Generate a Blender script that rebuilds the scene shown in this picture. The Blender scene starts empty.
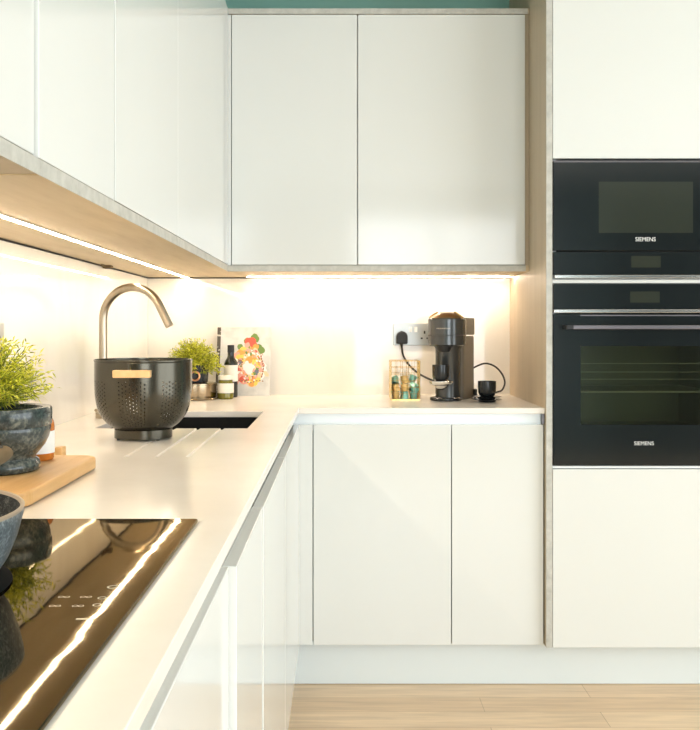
import bpy, bmesh, math, random
from mathutils import Vector, Matrix, Euler
random.seed(11)
C = bpy.context.scene.collection
PI = math.pi
F = 921.0; VX = 341.0; VY = 329.0; CZ = 1.13; WT = 0.883
def PX(x, D): return (x - VX) * D / F
def PZ(y, D): return CZ + (VY - y) * D / F

# ------------------------------------------------------------------ materials
def nm(name):
    m = bpy.data.materials.new(name); m.use_nodes = True
    nt = m.node_tree
    return m, nt, nt.nodes['Principled BSDF']
def mat(name, col, rough=.5, metal=0., spec=.5, coat=0., emis=None, estr=0.):
    m, nt, b = nm(name)
    b.inputs['Base Color'].default_value = (*col, 1)
    b.inputs['Roughness'].default_value = rough
    b.inputs['Metallic'].default_value = metal
    b.inputs['Specular IOR Level'].default_value = spec
    b.inputs['Coat Weight'].default_value = coat
    if emis:
        b.inputs['Emission Color'].default_value = (*emis, 1)
        b.inputs['Emission Strength'].default_value = estr
    return m
def noise_mat(name, stops, scale=(8, 8, 8), detail=6, rough=.4, metal=0., bump=0., spec=.5, nrough=.6, dist=0.):
    m, nt, b = nm(name)
    tc = nt.nodes.new('ShaderNodeTexCoord'); mp = nt.nodes.new('ShaderNodeMapping')
    mp.inputs['Scale'].default_value = scale
    n = nt.nodes.new('ShaderNodeTexNoise'); n.inputs['Scale'].default_value = 1
    n.inputs['Detail'].default_value = detail; n.inputs['Roughness'].default_value = nrough
    n.inputs['Distortion'].default_value = dist
    r = nt.nodes.new('ShaderNodeValToRGB')
    el = r.color_ramp.elements
    while len(el) < len(stops): el.new(.5)
    for e, (p, c) in zip(el, stops): e.position = p; e.color = (*c, 1)
    nt.links.new(tc.outputs['Object'], mp.inputs['Vector']); nt.links.new(mp.outputs[0], n.inputs['Vector'])
    nt.links.new(n.outputs['Fac'], r.inputs[0]); nt.links.new(r.outputs[0], b.inputs['Base Color'])
    b.inputs['Roughness'].default_value = rough; b.inputs['Metallic'].default_value = metal
    b.inputs['Specular IOR Level'].default_value = spec
    if bump:
        bp = nt.nodes.new('ShaderNodeBump'); bp.inputs['Strength'].default_value = bump; bp.inputs['Distance'].default_value = .002
        nt.links.new(n.outputs['Fac'], bp.inputs['Height']); nt.links.new(bp.outputs[0], b.inputs['Normal'])
    return m
def leaf_mat(name, a, c, e):
    m, nt, b = nm(name)
    g = nt.nodes.new('ShaderNodeNewGeometry'); r = nt.nodes.new('ShaderNodeValToRGB')
    el = r.color_ramp.elements; el.new(.5)
    for x, (p, cc) in zip(el, ((0, a), (.5, c), (1, e))): x.position = p; x.color = (*cc, 1)
    nt.links.new(g.outputs['Random Per Island'], r.inputs[0]); nt.links.new(r.outputs[0], b.inputs['Base Color'])
    b.inputs['Roughness'].default_value = .5
    tr = nt.nodes.new('ShaderNodeBsdfTranslucent'); nt.links.new(r.outputs[0], tr.inputs[0])
    mx = nt.nodes.new('ShaderNodeMixShader'); mx.inputs[0].default_value = .35
    nt.links.new(b.outputs[0], mx.inputs[1]); nt.links.new(tr.outputs[0], mx.inputs[2])
    nt.links.new(mx.outputs[0], nt.nodes['Material Output'].inputs[0])
    return m
def pane_mat(name, tint, gloss=.05):
    m = bpy.data.materials.new(name); m.use_nodes = True; nt = m.node_tree; nt.nodes.clear()
    o = nt.nodes.new('ShaderNodeOutputMaterial'); t = nt.nodes.new('ShaderNodeBsdfTransparent'); t.inputs[0].default_value = (*tint, 1)
    g = nt.nodes.new('ShaderNodeBsdfGlossy'); g.inputs['Roughness'].default_value = gloss
    f = nt.nodes.new('ShaderNodeFresnel'); f.inputs[0].default_value = 1.5
    mx = nt.nodes.new('ShaderNodeMixShader')
    nt.links.new(f.outputs[0], mx.inputs[0]); nt.links.new(t.outputs[0], mx.inputs[1]); nt.links.new(g.outputs[0], mx.inputs[2])
    nt.links.new(mx.outputs[0], o.inputs[0])
    return m
def floor_mat():
    m, nt, b = nm('oak_planks')
    tc = nt.nodes.new('ShaderNodeTexCoord')
    br = nt.nodes.new('ShaderNodeTexBrick')
    br.inputs['Scale'].default_value = 1; br.inputs['Brick Width'].default_value = .92; br.inputs['Row Height'].default_value = .105
    br.inputs['Mortar Size'].default_value = .0012; br.offset = .37; br.offset_frequency = 2
    br.inputs['Color1'].default_value = (.68, .475, .29, 1); br.inputs['Color2'].default_value = (.86, .665, .46, 1)
    br.inputs['Mortar'].default_value = (.54, .38, .23, 1); br.inputs['Bias'].default_value = 0
    mp0 = nt.nodes.new('ShaderNodeMapping'); mp0.inputs['Location'].default_value = (.155, .012, 0)
    nt.links.new(tc.outputs['Object'], mp0.inputs[0]); nt.links.new(mp0.outputs[0], br.inputs['Vector'])
    mp = nt.nodes.new('ShaderNodeMapping'); mp.inputs['Scale'].default_value = (3.5, 45, 1)
    n = nt.nodes.new('ShaderNodeTexNoise'); n.inputs['Scale'].default_value = 1; n.inputs['Detail'].default_value = 8; n.inputs['Distortion'].default_value = .8
    nt.links.new(tc.outputs['Object'], mp.inputs[0]); nt.links.new(mp.outputs[0], n.inputs['Vector'])
    r = nt.nodes.new('ShaderNodeValToRGB'); r.color_ramp.elements[0].color = (.86, .83, .80, 1); r.color_ramp.elements[1].color = (1.1, 1.09, 1.07, 1)
    r.color_ramp.elements[0].position = .3; r.color_ramp.elements[1].position = .7
    nt.links.new(n.outputs['Fac'], r.inputs[0])
    mx = nt.nodes.new('ShaderNodeMix'); mx.data_type = 'RGBA'; mx.blend_type = 'MULTIPLY'; mx.inputs[0].default_value = 1
    nt.links.new(br.outputs['Color'], mx.inputs[6]); nt.links.new(r.outputs[0], mx.inputs[7])
    nt.links.new(mx.outputs[2], b.inputs['Base Color'])
    b.inputs['Roughness'].default_value = .38
    return m
def granite(name, dark, mid, light, scale, rough, spec=.5):
    m, nt, b = nm(name)
    tc = nt.nodes.new('ShaderNodeTexCoord')
    n = nt.nodes.new('ShaderNodeTexNoise'); n.inputs['Scale'].default_value = scale; n.inputs['Detail'].default_value = 8; n.inputs['Roughness'].default_value = .7
    v = nt.nodes.new('ShaderNodeTexNoise'); v.inputs['Scale'].default_value = scale * 6; v.inputs['Detail'].default_value = 3
    a = nt.nodes.new('ShaderNodeMath'); a.operation = 'MULTIPLY_ADD'; a.inputs[1].default_value = .55
    a2 = nt.nodes.new('ShaderNodeMath'); a2.operation = 'MULTIPLY'; a2.inputs[1].default_value = .5
    nt.links.new(tc.outputs['Object'], n.inputs['Vector']); nt.links.new(tc.outputs['Object'], v.inputs['Vector'])
    nt.links.new(v.outputs['Fac'], a2.inputs[0]); nt.links.new(n.outputs['Fac'], a.inputs[0]); nt.links.new(a2.outputs[0], a.inputs[2])
    r = nt.nodes.new('ShaderNodeValToRGB'); el = r.color_ramp.elements; el.new(.5)
    for e, (p, c) in zip(el, ((.40, dark), (.54, mid), (.70, light))): e.position = p; e.color = (*c, 1)
    nt.links.new(a.outputs[0], r.inputs[0]); nt.links.new(r.outputs[0], b.inputs['Base Color'])
    b.inputs['Roughness'].default_value = rough; b.inputs['Specular IOR Level'].default_value = spec
    return m

M = {}
M['gloss_white'] = mat('gloss_white_door', (.765, .78, .755), .10)
M['carcase'] = mat('white_carcase', (.74, .74, .71), .4)
M['plinth'] = mat('satin_white_plinth', (.75, .81, .82), .25)
M['rail'] = mat('pale_aluminium_rail', (.78, .82, .83), .35, .25)
M['quartz'] = noise_mat('white_quartz', ((.35, (.825, .775, .705)), (.65, (.875, .83, .765))), (5, 5, 5), 7, .2)
M['splash'] = noise_mat('white_gloss_stone', ((.32, (.80, .76, .69)), (.6, (.865, .83, .765))), (2.2, 2.2, 1.1), 7, .045, dist=1.2)
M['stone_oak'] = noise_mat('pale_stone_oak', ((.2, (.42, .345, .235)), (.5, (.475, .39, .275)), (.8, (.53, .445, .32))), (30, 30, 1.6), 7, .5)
M['stone_oak_flat'] = noise_mat('pale_stone_oak_board', ((.28, (.50, .38, .215)), (.5, (.58, .455, .275)), (.75, (.63, .51, .33))), (26, 3, 26), 6, .45)
M['concrete_edge'] = noise_mat('grey_concrete_edge', ((.3, (.45, .445, .40)), (.7, (.60, .59, .54))), (40, 40, 40), 5, .5)
M['teal'] = mat('teal_paint', (.27, .52, .45), .6)
M['white_paint'] = mat('white_paint', (.82, .82, .80), .7)
M['grey_paint'] = mat('blue_grey_paint', (.20, .27, .285), .7)
M['dark_panel'] = mat('dark_reflection_panel', (.03, .033, .03), .5)  # for the added panel that the oven glass mirrors
M['floor'] = floor_mat()
M['black_glass'] = mat('black_oven_glass', (.0105, .0145, .0155), .11, 0, .42)
M['hob_glass'] = mat('black_hob_glass', (.006, .005, .004), .012, 0, .62)
def wavy():
    m = bpy.data.materials.new('black_hob_glass'); m.use_nodes = True; nt = m.node_tree; nt.nodes.clear()
    N = nt.nodes.new; lk = nt.links.new
    o = N('ShaderNodeOutputMaterial'); d = N('ShaderNodeBsdfDiffuse'); d.inputs[0].default_value = (.007, .0055, .004, 1)
    g = N('ShaderNodeBsdfGlossy'); g.inputs[0].default_value = (.95, .80, .56, 1); g.inputs['Roughness'].default_value = .03
    f = N('ShaderNodeFresnel'); f.inputs[0].default_value = 1.52; mx = N('ShaderNodeMixShader')
    tc = N('ShaderNodeTexCoord'); n = N('ShaderNodeTexNoise'); n.inputs['Scale'].default_value = 16; n.inputs['Detail'].default_value = 1
    bp = N('ShaderNodeBump'); bp.inputs['Strength'].default_value = .10; bp.inputs['Distance'].default_value = .0012
    lk(tc.outputs['Object'], n.inputs['Vector']); lk(n.outputs['Fac'], bp.inputs['Height']); lk(bp.outputs[0], g.inputs['Normal'])
    lk(f.outputs[0], mx.inputs[0]); lk(d.outputs[0], mx.inputs[1]); lk(g.outputs[0], mx.inputs[2]); lk(mx.outputs[0], o.inputs[0])
    return m
M['hob_glass'] = wavy()
M['black_matt'] = mat('matt_black_base', (.006, .006, .006), .9, 0, .08)
M['dark_gap'] = mat('dark_gap', (.02, .02, .018), .8)
M['oven_win'] = mat('olive_window_glass', (.028, .034, .025), .14)
M['display'] = mat('display_glass', (.030, .035, .025), .14)
M['chrome'] = mat('polished_chrome', (.86, .85, .82), .14, 1)
M['steel_bar'] = mat('brushed_steel_bar', (.16, .148, .155), .3, 1)
M['tap'] = noise_mat('brushed_warm_steel', ((.3, (.40, .335, .245)), (.7, (.49, .42, .32))), (60, 60, 4), 3, .28, 1)
M['print'] = mat('white_print', (.85, .86, .84), .5)
M['hob_print'] = mat('pale_hob_print', (.75, .66, .48), .5)
M['black'] = mat('black_plastic', (.010, .010, .011), .5)
M['black_gloss'] = mat('black_gloss', (.014, .016, .018), .18)
M['machine'] = mat('graphite_grey_shell', (.085, .088, .088), .22, .6)
M['machine_side'] = mat('graphite_grey_side', (.15, .135, .11), .42)
M['bronze'] = mat('bronze_metal', (.30, .21, .125), .3, 1)
M['gold'] = mat('gold_metal', (.80, .58, .22), .25, 1)
M['copper'] = mat('copper_metal', (.72, .36, .20), .28, 1)
M['colander'] = mat('charcoal_enamel', (.075, .068, .051), .21, .8)
M['wood_light'] = noise_mat('beech_wood', ((.3, (.76, .46, .20)), (.7, (.84, .56, .29))), (6, 60, 60), 5, .45)
M['board'] = noise_mat('board_wood', ((.25, (.52, .29, .10)), (.5, (.64, .385, .155)), (.75, (.72, .475, .23))), (42, 3.2, 30), 6, .42)
M['granite'] = granite('dark_granite', (.012, .017, .017), (.040, .053, .053), (.17, .18, .15), 26, .17)
M['pan_out'] = granite('blue_grey_speckle', (.035, .046, .052), (.10, .125, .138), (.36, .39, .39), 60, .4, .35)
M['pan_in'] = granite('charcoal_speckle', (.012, .013, .014), (.026, .029, .030), (.15, .145, .13), 90, .75, .15)
M['pan_rim'] = mat('tan_rim', (.34, .26, .18), .4)
M['handle_wood'] = noise_mat('walnut_handle', ((.3, (.10, .068, .036)), (.7, (.19, .135, .075))), (30, 6, 30), 5, .8, spec=.15)
M['leaf'] = leaf_mat('fern_green', (.16, .21, .012), (.58, .60, .03), (.86, .80, .13))
M['stem'] = mat('green_stem', (.10, .13, .02), .6)
M['sauce'] = mat('amber_sauce_glass', (.52, .16, .02), .08, 0, .6)
M['label'] = noise_mat('cream_paper', ((.3, (.80, .76, .66)), (.7, (.86, .82, .74))), (50, 50, 50), 3, .6)
M['label_white'] = mat('white_paper', (.84, .85, .83), .55)
M['bottle'] = mat('black_bottle_glass', (.006, .009, .008), .07, 0, .6)
M['jar'] = mat('olive_jar_glass', (.16, .14, .012), .08, 0, .6)
M['cream_lid'] = mat('cream_lid', (.80, .77, .66), .4)
M['pedestal'] = mat('brushed_champagne_steel', (.38, .30, .20), .22, 1)
M['plate'] = mat('brushed_socket_steel', (.47, .49, .485), .36, .7)
M['switch_white'] = mat('white_switch', (.82, .82, .80), .3)
M['cap_gold'] = mat('gold_capsule_foil', (.95, .66, .27), .35, .4)
M['cap_green'] = mat('teal_capsule_foil', (.30, .66, .55), .35, .35)
M['sink'] = mat('black_composite', (.003, .003, .003), .55, 0, .2)
M['led'] = mat('led_diffuser', (.9, .85, .75), .5, emis=(1., .84, .64), estr=64)
M['led_back'] = mat('led_diffuser_bright', (.9, .85, .75), .5, emis=(1., .83, .65), estr=92)
M['led_profile'] = mat('led_profile', (.75, .73, .68), .4, .6)
M['cavity'] = mat('oven_enamel', (.42, .42, .36), .5)
M['pane'] = pane_mat('tinted_oven_pane', (.66, .69, .59), .12)
M['rack'] = mat('rack_steel', (.80, .79, .72), .45, .3)
M['cover'] = noise_mat('marbled_cover', ((.3, (.50, .50, .475)), (.6, (.70, .695, .665))), (16, 16, 16), 6, .35)
def binding_mat():
    m, nt, b = nm('patterned_binding')
    tc = nt.nodes.new('ShaderNodeTexCoord'); v = nt.nodes.new('ShaderNodeTexNoise'); v.inputs['Scale'].default_value = 90; v.inputs['Detail'].default_value = 1
    r = nt.nodes.new('ShaderNodeValToRGB'); r.color_ramp.interpolation = 'CONSTANT'
    r.color_ramp.elements[0].color = (.07, .06, .045, 1); r.color_ramp.elements[1].color = (.62, .58, .50, 1); r.color_ramp.elements[1].position = .62
    nt.links.new(tc.outputs['Object'], v.inputs['Vector']); nt.links.new(v.outputs['Fac'], r.inputs[0]); nt.links.new(r.outputs[0], b.inputs['Base Color'])
    return m
M['binding'] = binding_mat()
M['pages'] = mat('book_pages', (.80, .77, .70), .7)

# ------------------------------------------------------------------ helpers
OFF = {}
def setp(o, label=None, cat=None, group=None, kind=None):
    if label: o['label'] = label
    if cat: o['category'] = cat
    if group: o['group'] = group
    if kind: o['kind'] = kind
    return o
def thing(name, label, cat, loc=(0, 0, 0), rotz=0, group=None, local=False):
    o = bpy.data.objects.new(name, None); C.objects.link(o)
    o.empty_display_size = .03
    o.location = loc; o.rotation_euler = (0, 0, rotz)
    OFF[o] = Vector((0, 0, 0)) if local else Vector(loc)
    return setp(o, label, cat, group)
def obj(name, bm, m, parent=None, smooth=False, label=None, cat=None, group=None, kind=None, ang=35):
    if parent is not None:
        off = OFF.get(parent, Vector((0, 0, 0)))
        bmesh.ops.translate(bm, verts=bm.verts, vec=-off)
    bmesh.ops.recalc_face_normals(bm, faces=bm.faces)
    me = bpy.data.meshes.new(name); 
    if smooth:
        for f in bm.faces: f.smooth = True
        for e in bm.edges:
            if len(e.link_faces) == 2 and e.calc_face_angle(0) > math.radians(ang): e.smooth = False
    bm.to_mesh(me); bm.free()
    for x in (m if isinstance(m, (list, tuple)) else [m]): me.materials.append(x)
    o = bpy.data.objects.new(name, me); C.objects.link(o)
    if parent is not None:
        o.parent = parent; OFF[o] = OFF.get(parent, Vector((0, 0, 0)))
    return setp(o, label, cat, group, kind)
def top(name, bm, m, base, label, cat, group=None, smooth=False, kind=None, ang=35):
    """a thing that is one mesh: origin at its base"""
    bmesh.ops.translate(bm, verts=bm.verts, vec=-Vector(base))
    o = obj(name, bm, m, None, smooth, label, cat, group, kind, ang)
    o.location = base
    return o
def box(bm, x0, x1, y0, y1, z0, z1, bev=0., seg=2, mi=0):
    r = bmesh.ops.create_cube(bm, size=1)
    vs = r['verts']
    for v in vs:
        v.co = Vector((x0 + (v.co.x + .5) * (x1 - x0), y0 + (v.co.y + .5) * (y1 - y0), z0 + (v.co.z + .5) * (z1 - z0)))
    fs = list({f for v in vs for f in v.link_faces})
    for f in fs: f.material_index = mi
    if bev > 0:
        es = list({e for v in vs for e in v.link_edges})
        bmesh.ops.bevel(bm, geom=es, offset=bev, segments=seg, affect='EDGES', profile=.5)
    return bm
def B(*a, **k): return box(bmesh.new(), *a, **k)
def lathe(bm, prof, c=(0, 0, 0), seg=48, close=True, mi=0):
    rings = []
    for r, z in prof:
        if r < 1e-6: rings.append([bm.verts.new((c[0], c[1], c[2] + z))])
        else: rings.append([bm.verts.new((c[0] + r * math.cos(2 * PI * i / seg), c[1] + r * math.sin(2 * PI * i / seg), c[2] + z)) for i in range(seg)])
    for a, b in zip(rings, rings[1:]):
        for i in range(seg):
            j = (i + 1) % seg
            if len(a) == 1 and len(b) == 1: continue
            if len(a) == 1: f = bm.faces.new((a[0], b[j], b[i]))
            elif len(b) == 1: f = bm.faces.new((a[i], a[j], b[0]))
            else: f = bm.faces.new((a[i], a[j], b[j], b[i]))
            f.material_index = mi
    if close:
        for ring in (rings[0], rings[-1]):
            if len(ring) > 1: bm.faces.new(ring).material_index = mi
    return bm
def catmull(pts, n=8):
    P = [Vector(p) for p in pts]; P = [2 * P[0] - P[1]] + P + [2 * P[-1] - P[-2]]
    out = []
    for i in range(1, len(P) - 2):
        p0, p1, p2, p3 = P[i - 1:i + 3]
        for k in range(n):
            t = k / n
            out.append(.5 * ((2 * p1) + (-p0 + p2) * t + (2 * p0 - 5 * p1 + 4 * p2 - p3) * t * t + (-p0 + 3 * p1 - 3 * p2 + p3) * t ** 3))
    out.append(P[-2]); return out
def tube(bm, path, r, seg=12, cap=True, radii=None):
    path = [Vector(p) for p in path]; n = len(path); rings = []
    t = (path[1] - path[0]).normalized()
    u = t.orthogonal().normalized()
    for i, p in enumerate(path):
        tt = (path[min(i + 1, n - 1)] - path[max(i - 1, 0)]).normalized()
        u = (u - tt * u.dot(tt)).normalized(); w = tt.cross(u)
        rr = radii[i] if radii else r
        rings.append([bm.verts.new(p + rr * (math.cos(2 * PI * k / seg) * u + math.sin(2 * PI * k / seg) * w)) for k in range(seg)])
    for a, b in zip(rings, rings[1:]):
        for k in range(seg):
            j = (k + 1) % seg; bm.faces.new((a[k], a[j], b[j], b[k]))
    if cap: bm.faces.new(rings[0]); bm.faces.new(rings[-1])
    return bm
def prism(bm, pts, z0, z1, mi=0):
    a = [bm.verts.new((x, y, z0)) for x, y in pts]; b = [bm.verts.new((x, y, z1)) for x, y in pts]
    n = len(pts)
    bm.faces.new(a[::-1]).material_index = mi; bm.faces.new(b).material_index = mi
    for i in range(n):
        bm.faces.new((a[i], a[(i + 1) % n], b[(i + 1) % n], b[i])).material_index = mi
    return bm
def rrect(x0, x1, y0, y1, r, n=6):
    out = []
    for cx, cy, a0 in ((x1 - r, y1 - r, 0), (x0 + r, y1 - r, 90), (x0 + r, y0 + r, 180), (x1 - r, y0 + r, 270)):
        for k in range(n + 1):
            a = math.radians(a0 + 90 * k / n); out.append((cx + r * math.cos(a), cy + r * math.sin(a)))
    return out
def bevel_mod(o, w, seg=2, ang=40):
    m = o.modifiers.new('bevel', 'BEVEL'); m.width = w; m.segments = seg; m.limit_method = 'ANGLE'; m.angle_limit = math.radians(ang); m.harden_normals = False
    return o
def text_bm(s, size, extr=.0004, bold=.0):
    cu = bpy.data.curves.new('lettering', 'FONT'); cu.body = s; cu.size = size; cu.extrude = extr; cu.align_x = 'CENTER'; cu.align_y = 'CENTER'; cu.offset = bold
    t = bpy.data.objects.new('lettering', cu); C.objects.link(t)
    bpy.context.view_layer.update()
    me = bpy.data.meshes.new_from_object(t.evaluated_get(bpy.context.evaluated_depsgraph_get()))
    bm = bmesh.new(); bm.from_mesh(me)
    bpy.data.objects.remove(t); bpy.data.curves.remove(cu); bpy.data.meshes.remove(me)
    return bm

# ------------------------------------------------------------------ room shell
XL, YB = -.73, 3.478            # splashback faces
XR, YR, ZC = 3.5, -2.7, 2.5
def struct(name, bm, m): return obj(name, bm, m, kind='structure')
struct('floor', B(XL - .12, XR + .1, YR - .1, YB + .12, -.05, 0), M['floor'])
struct('ceiling', B(XL - .12, XR + .1, YR - .1, YB + .12, ZC, ZC + .05), M['white_paint'])
struct('wall_back', B(XL - .12, XR + .1, YB + .012, YB + .112, 0, ZC), M['teal'])
struct('wall_left', B(XL - .112, XL - .012, YR - .1, YB + .012, 0, ZC), M['teal'])
# rear wall with wide glazed opening, right wall with patio opening
WX0, WX1, WZ0, WZ1 = .1, 1.75, .35, 2.25
bm = bmesh.new()
box(bm, XL - .012, WX0, YR - .1, YR, 0, ZC); box(bm, WX1, XR, YR - .1, YR, 0, ZC)
box(bm, WX0, WX1, YR - .1, YR, 0, WZ0); box(bm, WX0, WX1, YR - .1, YR, WZ1, ZC)
struct('wall_rear', bm, M['grey_paint'])
struct('reflection_panel_1', B(2.45, 3.42, YR, YR + .03, .01, 2.3, bev=.003), M['dark_panel'])  # unseen dark panel, added so the oven glass reflects darker towards the right
VY0, VY1, VZ0, VZ1 = -2.0, 1.9, .08, 2.2
bm = bmesh.new()
box(bm, XR, XR + .1, YR - .1, VY0, 0, ZC); box(bm, XR, XR + .1, VY1, YB + .012, 0, ZC)
box(bm, XR, XR + .1, VY0, VY1, 0, VZ0); box(bm, XR, XR + .1, VY0, VY1, VZ1, ZC)
struct('wall_right', bm, M['white_paint'])
bm = bmesh.new()
for x in (WX0, (WX0 + WX1) / 2 - .025, WX1 - .05): box(bm, x, x + .05, YR - .08, YR - .02, WZ0, WZ1)
for z in (WZ0, WZ1 - .05): box(bm, WX0 + .05, WX1 - .05, YR - .079, YR - .021, z, z + .05)
struct('window_1', bm, M['white_paint'])
bm = bmesh.new()
for y in (VY0, (VY0 + VY1) / 2 - .03, VY1 - .06): box(bm, XR + .02, XR + .08, y, y + .06, VZ0, VZ1)
for z in (VZ0, VZ1 - .06): box(bm, XR + .021, XR + .079, VY0 + .06, VY1 - .06, z, z + .06)
struct('window_2', bm, M['white_paint'])

# splashbacks (gloss stone panels, slightly proud of the wall)
ZU = CZ + .195                 # underside of wall cabinets
top('splashback', B(XL - .0115, XL, -.6, YB + .0115, WT, ZU - .002), M['splash'], (XL - .006, 1.4, WT),
    'cream gloss stone splashback on the left wall behind tap and plant', 'splashback')
top('splashback', B(XL + .0005, .6375, YB, YB + .0115, WT, ZU - .002), M['splash'], (0, YB + .006, WT),
    'cream gloss stone splashback on the back wall behind the coffee machine', 'splashback')
bm = B(XL, XL + .004, -.6, YB, ZU - .0045, ZU - .0005)
struct('shadow_strip_1', bm, M['dark_gap'])  # dark strip stands in for the shadow line under the left cabinet board
bm = B(XL + .004, .6375, YB - .004, YB, ZU - .0045, ZU - .0005)
struct('shadow_strip_2', bm, M['dark_gap'])  # same shadow line, put in as a dark strip along the back

# ------------------------------------------------------------------ worktop (L shape, sink cut-out, drainer grooves)
XE, DF = -.133, 2.878
SX0, SX1, SY0, SY1 = -.615, -.233, 2.29, 2.765
groove_x = [-.295, -.355, -.415]
GY0, GY1 = 1.78, SY0
xs = {XL, XE, .637, SX0, SX1}
for g in groove_x: xs |= {g - .004, g + .004}
ys = {-.5, DF, YB, SY0, SY1, GY0}
xs = sorted(xs); ys = sorted(ys)
def cell_top(x, y):
    if x > XE and y < DF: return None
    if SX0 < x < SX1 and SY0 < y < SY1: return None
    if GY0 < y < GY1 and any(abs(x - g) < .004 for g in groove_x): return WT - .0035
    return WT
bm = bmesh.new(); cache = {}
ZB = WT - .018
def V(x, y, z):
    k = (round(x, 5), round(y, 5), round(z, 5))
    if k not in cache: cache[k] = bm.verts.new((x, y, z))
    return cache[k]
nx, ny = len(xs) - 1, len(ys) - 1
H = {(i, j): cell_top((xs[i] + xs[i + 1]) / 2, (ys[j] + ys[j + 1]) / 2) for i in range(nx) for j in range(ny)}
def wall(p, q, za, zb):
    if abs(za - zb) < 1e-6: return
    bm.faces.new((V(*p, za), V(*q, za), V(*q, zb), V(*p, zb)))
for (i, j), h in H.items():
    if h is None: continue
    x0, x1, y0, y1 = xs[i], xs[i + 1], ys[j], ys[j + 1]
    bm.faces.new((V(x0, y0, h), V(x1, y0, h), V(x1, y1, h), V(x0, y1, h)))
    bm.faces.new((V(x0, y1, ZB), V(x1, y1, ZB), V(x1, y0, ZB), V(x0, y0, ZB)))
    for di, dj, p, q in ((-1, 0, (x0, y0), (x0, y1)), (1, 0, (x1, y1), (x1, y0)), (0, -1, (x1, y0), (x0, y0)), (0, 1, (x0, y1), (x1, y1))):
        g = H.get((i + di, j + dj))
        if g is None: wall(p, q, h, ZB)
        elif g < h - 1e-6: wall(p, q, h, g)
wt = top('worktop', bm, M['quartz'], (-.4, 2.0, ZB), 'white quartz L-shaped worktop with drainer grooves cut beside the sink', 'worktop')
bevel_mod(wt, .0012)

# sink
t = thing('sink', 'black undermount sink let into the worktop behind the colander', 'sink', (-.424, 2.53, ZB - .2))
bm = bmesh.new(); e = .006
o_ = [(SX0 - e, SX1 + e, SY0 - e, SY1 + e), (SX0 + .012, SX1 - .012, SY0 + .012, SY1 - .012)]
def ring(r, z, rad): return [bm.verts.new((x, y, z)) for x, y in rrect(*r, rad)]
A = ring((SX0 - .02, SX1 + .02, SY0 - .02, SY1 + .02), ZB - .0005, .02); A1 = ring(o_[0], ZB - .0005, .02); A2 = ring(o_[1], ZB - .19, .03)
for a, b in ((A, A1), (A1, A2)):
    for i in range(len(a)):
        j = (i + 1) % len(a); bm.faces.new((a[i], a[j], b[j], b[i]))
bm.faces.new(A2)
obj('basin', bm, M['sink'], t)
obj('drain', lathe(bmesh.new(), [(.0, .0), (.04, .0), (.042, .003), (.03, .004), (.0, .002)], (-.42, 2.53, ZB - .19), 24, False), M['chrome'], t, True)

# hob
HX1, HY1 = -.1825, 1.18
t = thing('induction_hob', 'black glass induction hob set on the worktop at the front left', 'hob', (-.43, .8, WT))
bm = prism(bmesh.new(), rrect(-.685, HX1, .36, HY1, .006), WT + .0002, WT + .0042)
o = obj('glass_top', bm, M['hob_glass'], t); bevel_mod(o, .0012, 2)
def hobmark(px, py, kind, s=.006):
    bm = bmesh.new()
    D = (CZ - WT - .0043) * F / (py - VY); x = PX(px, D); z = WT + .0044
    if kind == 'dot':
        prism(bm, [(x + s * .5 * math.cos(a * PI / 5), D + s * .5 * math.sin(a * PI / 5)) for a in range(10)], z - .0001, z)
    elif kind == 'ring':
        n = 20
        a = [bm.verts.new((x + s * math.cos(2 * PI * k / n), D + s * math.sin(2 * PI * k / n), z)) for k in range(n)]
        b = [bm.verts.new((x + s * .72 * math.cos(2 * PI * k / n), D + s * .72 * math.sin(2 * PI * k / n), z)) for k in range(n)]
        for k in range(n): bm.faces.new((a[k], a[(k + 1) % n], b[(k + 1) % n], b[k]))
    else:
        prism(bm, [(x - s, D - s * .2), (x + s, D - s * .2), (x + s, D + s * .2), (x - s, D + s * .2)], z - .0001, z)
    obj('control_marking', bm, M['hob_print'], t)
for px, py in ((61, 597), (67, 597), (83, 597), (89, 597), (52, 606), (58, 606), (75, 606), (81, 606)):
    hobmark(px, py, 'ring', .0026)
for px, py in ((102, 598), (97, 605)): hobmark(px, py, 'ring', .004)
hobmark(113, 587, 'ring', .0055); hobmark(85, 619, 'dash', .0075)

# ------------------------------------------------------------------ cabinets
def bdoor(x0, x1, y0, y1, z0, z1, bev=.0012): return B(x0, x1, y0, y1, z0, z1, bev=bev)
ZD1, ZD0 = CZ - .2998, CZ - .99      # base door top / bottom
ZP = ZD0 - .003
# back run base
def base_back(name, label, x0, x1, door=True):
    t = thing(name, label, 'cabinet', ((x0 + x1) / 2, 3.17, ZP))
    obj('body', B(x0, x1, DF + .036, YB - .002, ZP, ZB - .036), M['carcase'], t)
    obj('door', bdoor(x0 + .0015, x1 - .0015, DF + .007, DF + .026, ZD0, ZD1), M['gloss_white'], t)
base_back('base_cabinet', 'wide white gloss base cabinet under the coffee machine', -.0877, .346)
base_back('base_cabinet', 'narrow white gloss base cabinet next to the tall oven housing', .346, .6355)
top('corner_post', B(XE - .03, -.0892, DF + .0075, DF + .03, ZD0, ZD1, bev=.0006), M['gloss_white'], (-.11, DF + .02, ZD0),
    'slim white corner post where the two base runs meet', 'corner post')
top('grip_rail', B(XE - .018, .630, DF + .0265, DF + .034, ZD1 - .02, ZB - .001), M['rail'], (.25, DF + .028, ZD1 - .02),
    'pale recessed grip rail under the back worktop edge', 'rail')
bm = B(.630, .6365, DF + .004, DF + .034, ZD1 + .003, ZB - .001)
top('rail_end_cap', bm, M['steel_bar'], (.633, DF + .02, ZD1), 'small grey end cap of the grip rail against the tall panel', 'end cap')
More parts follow.
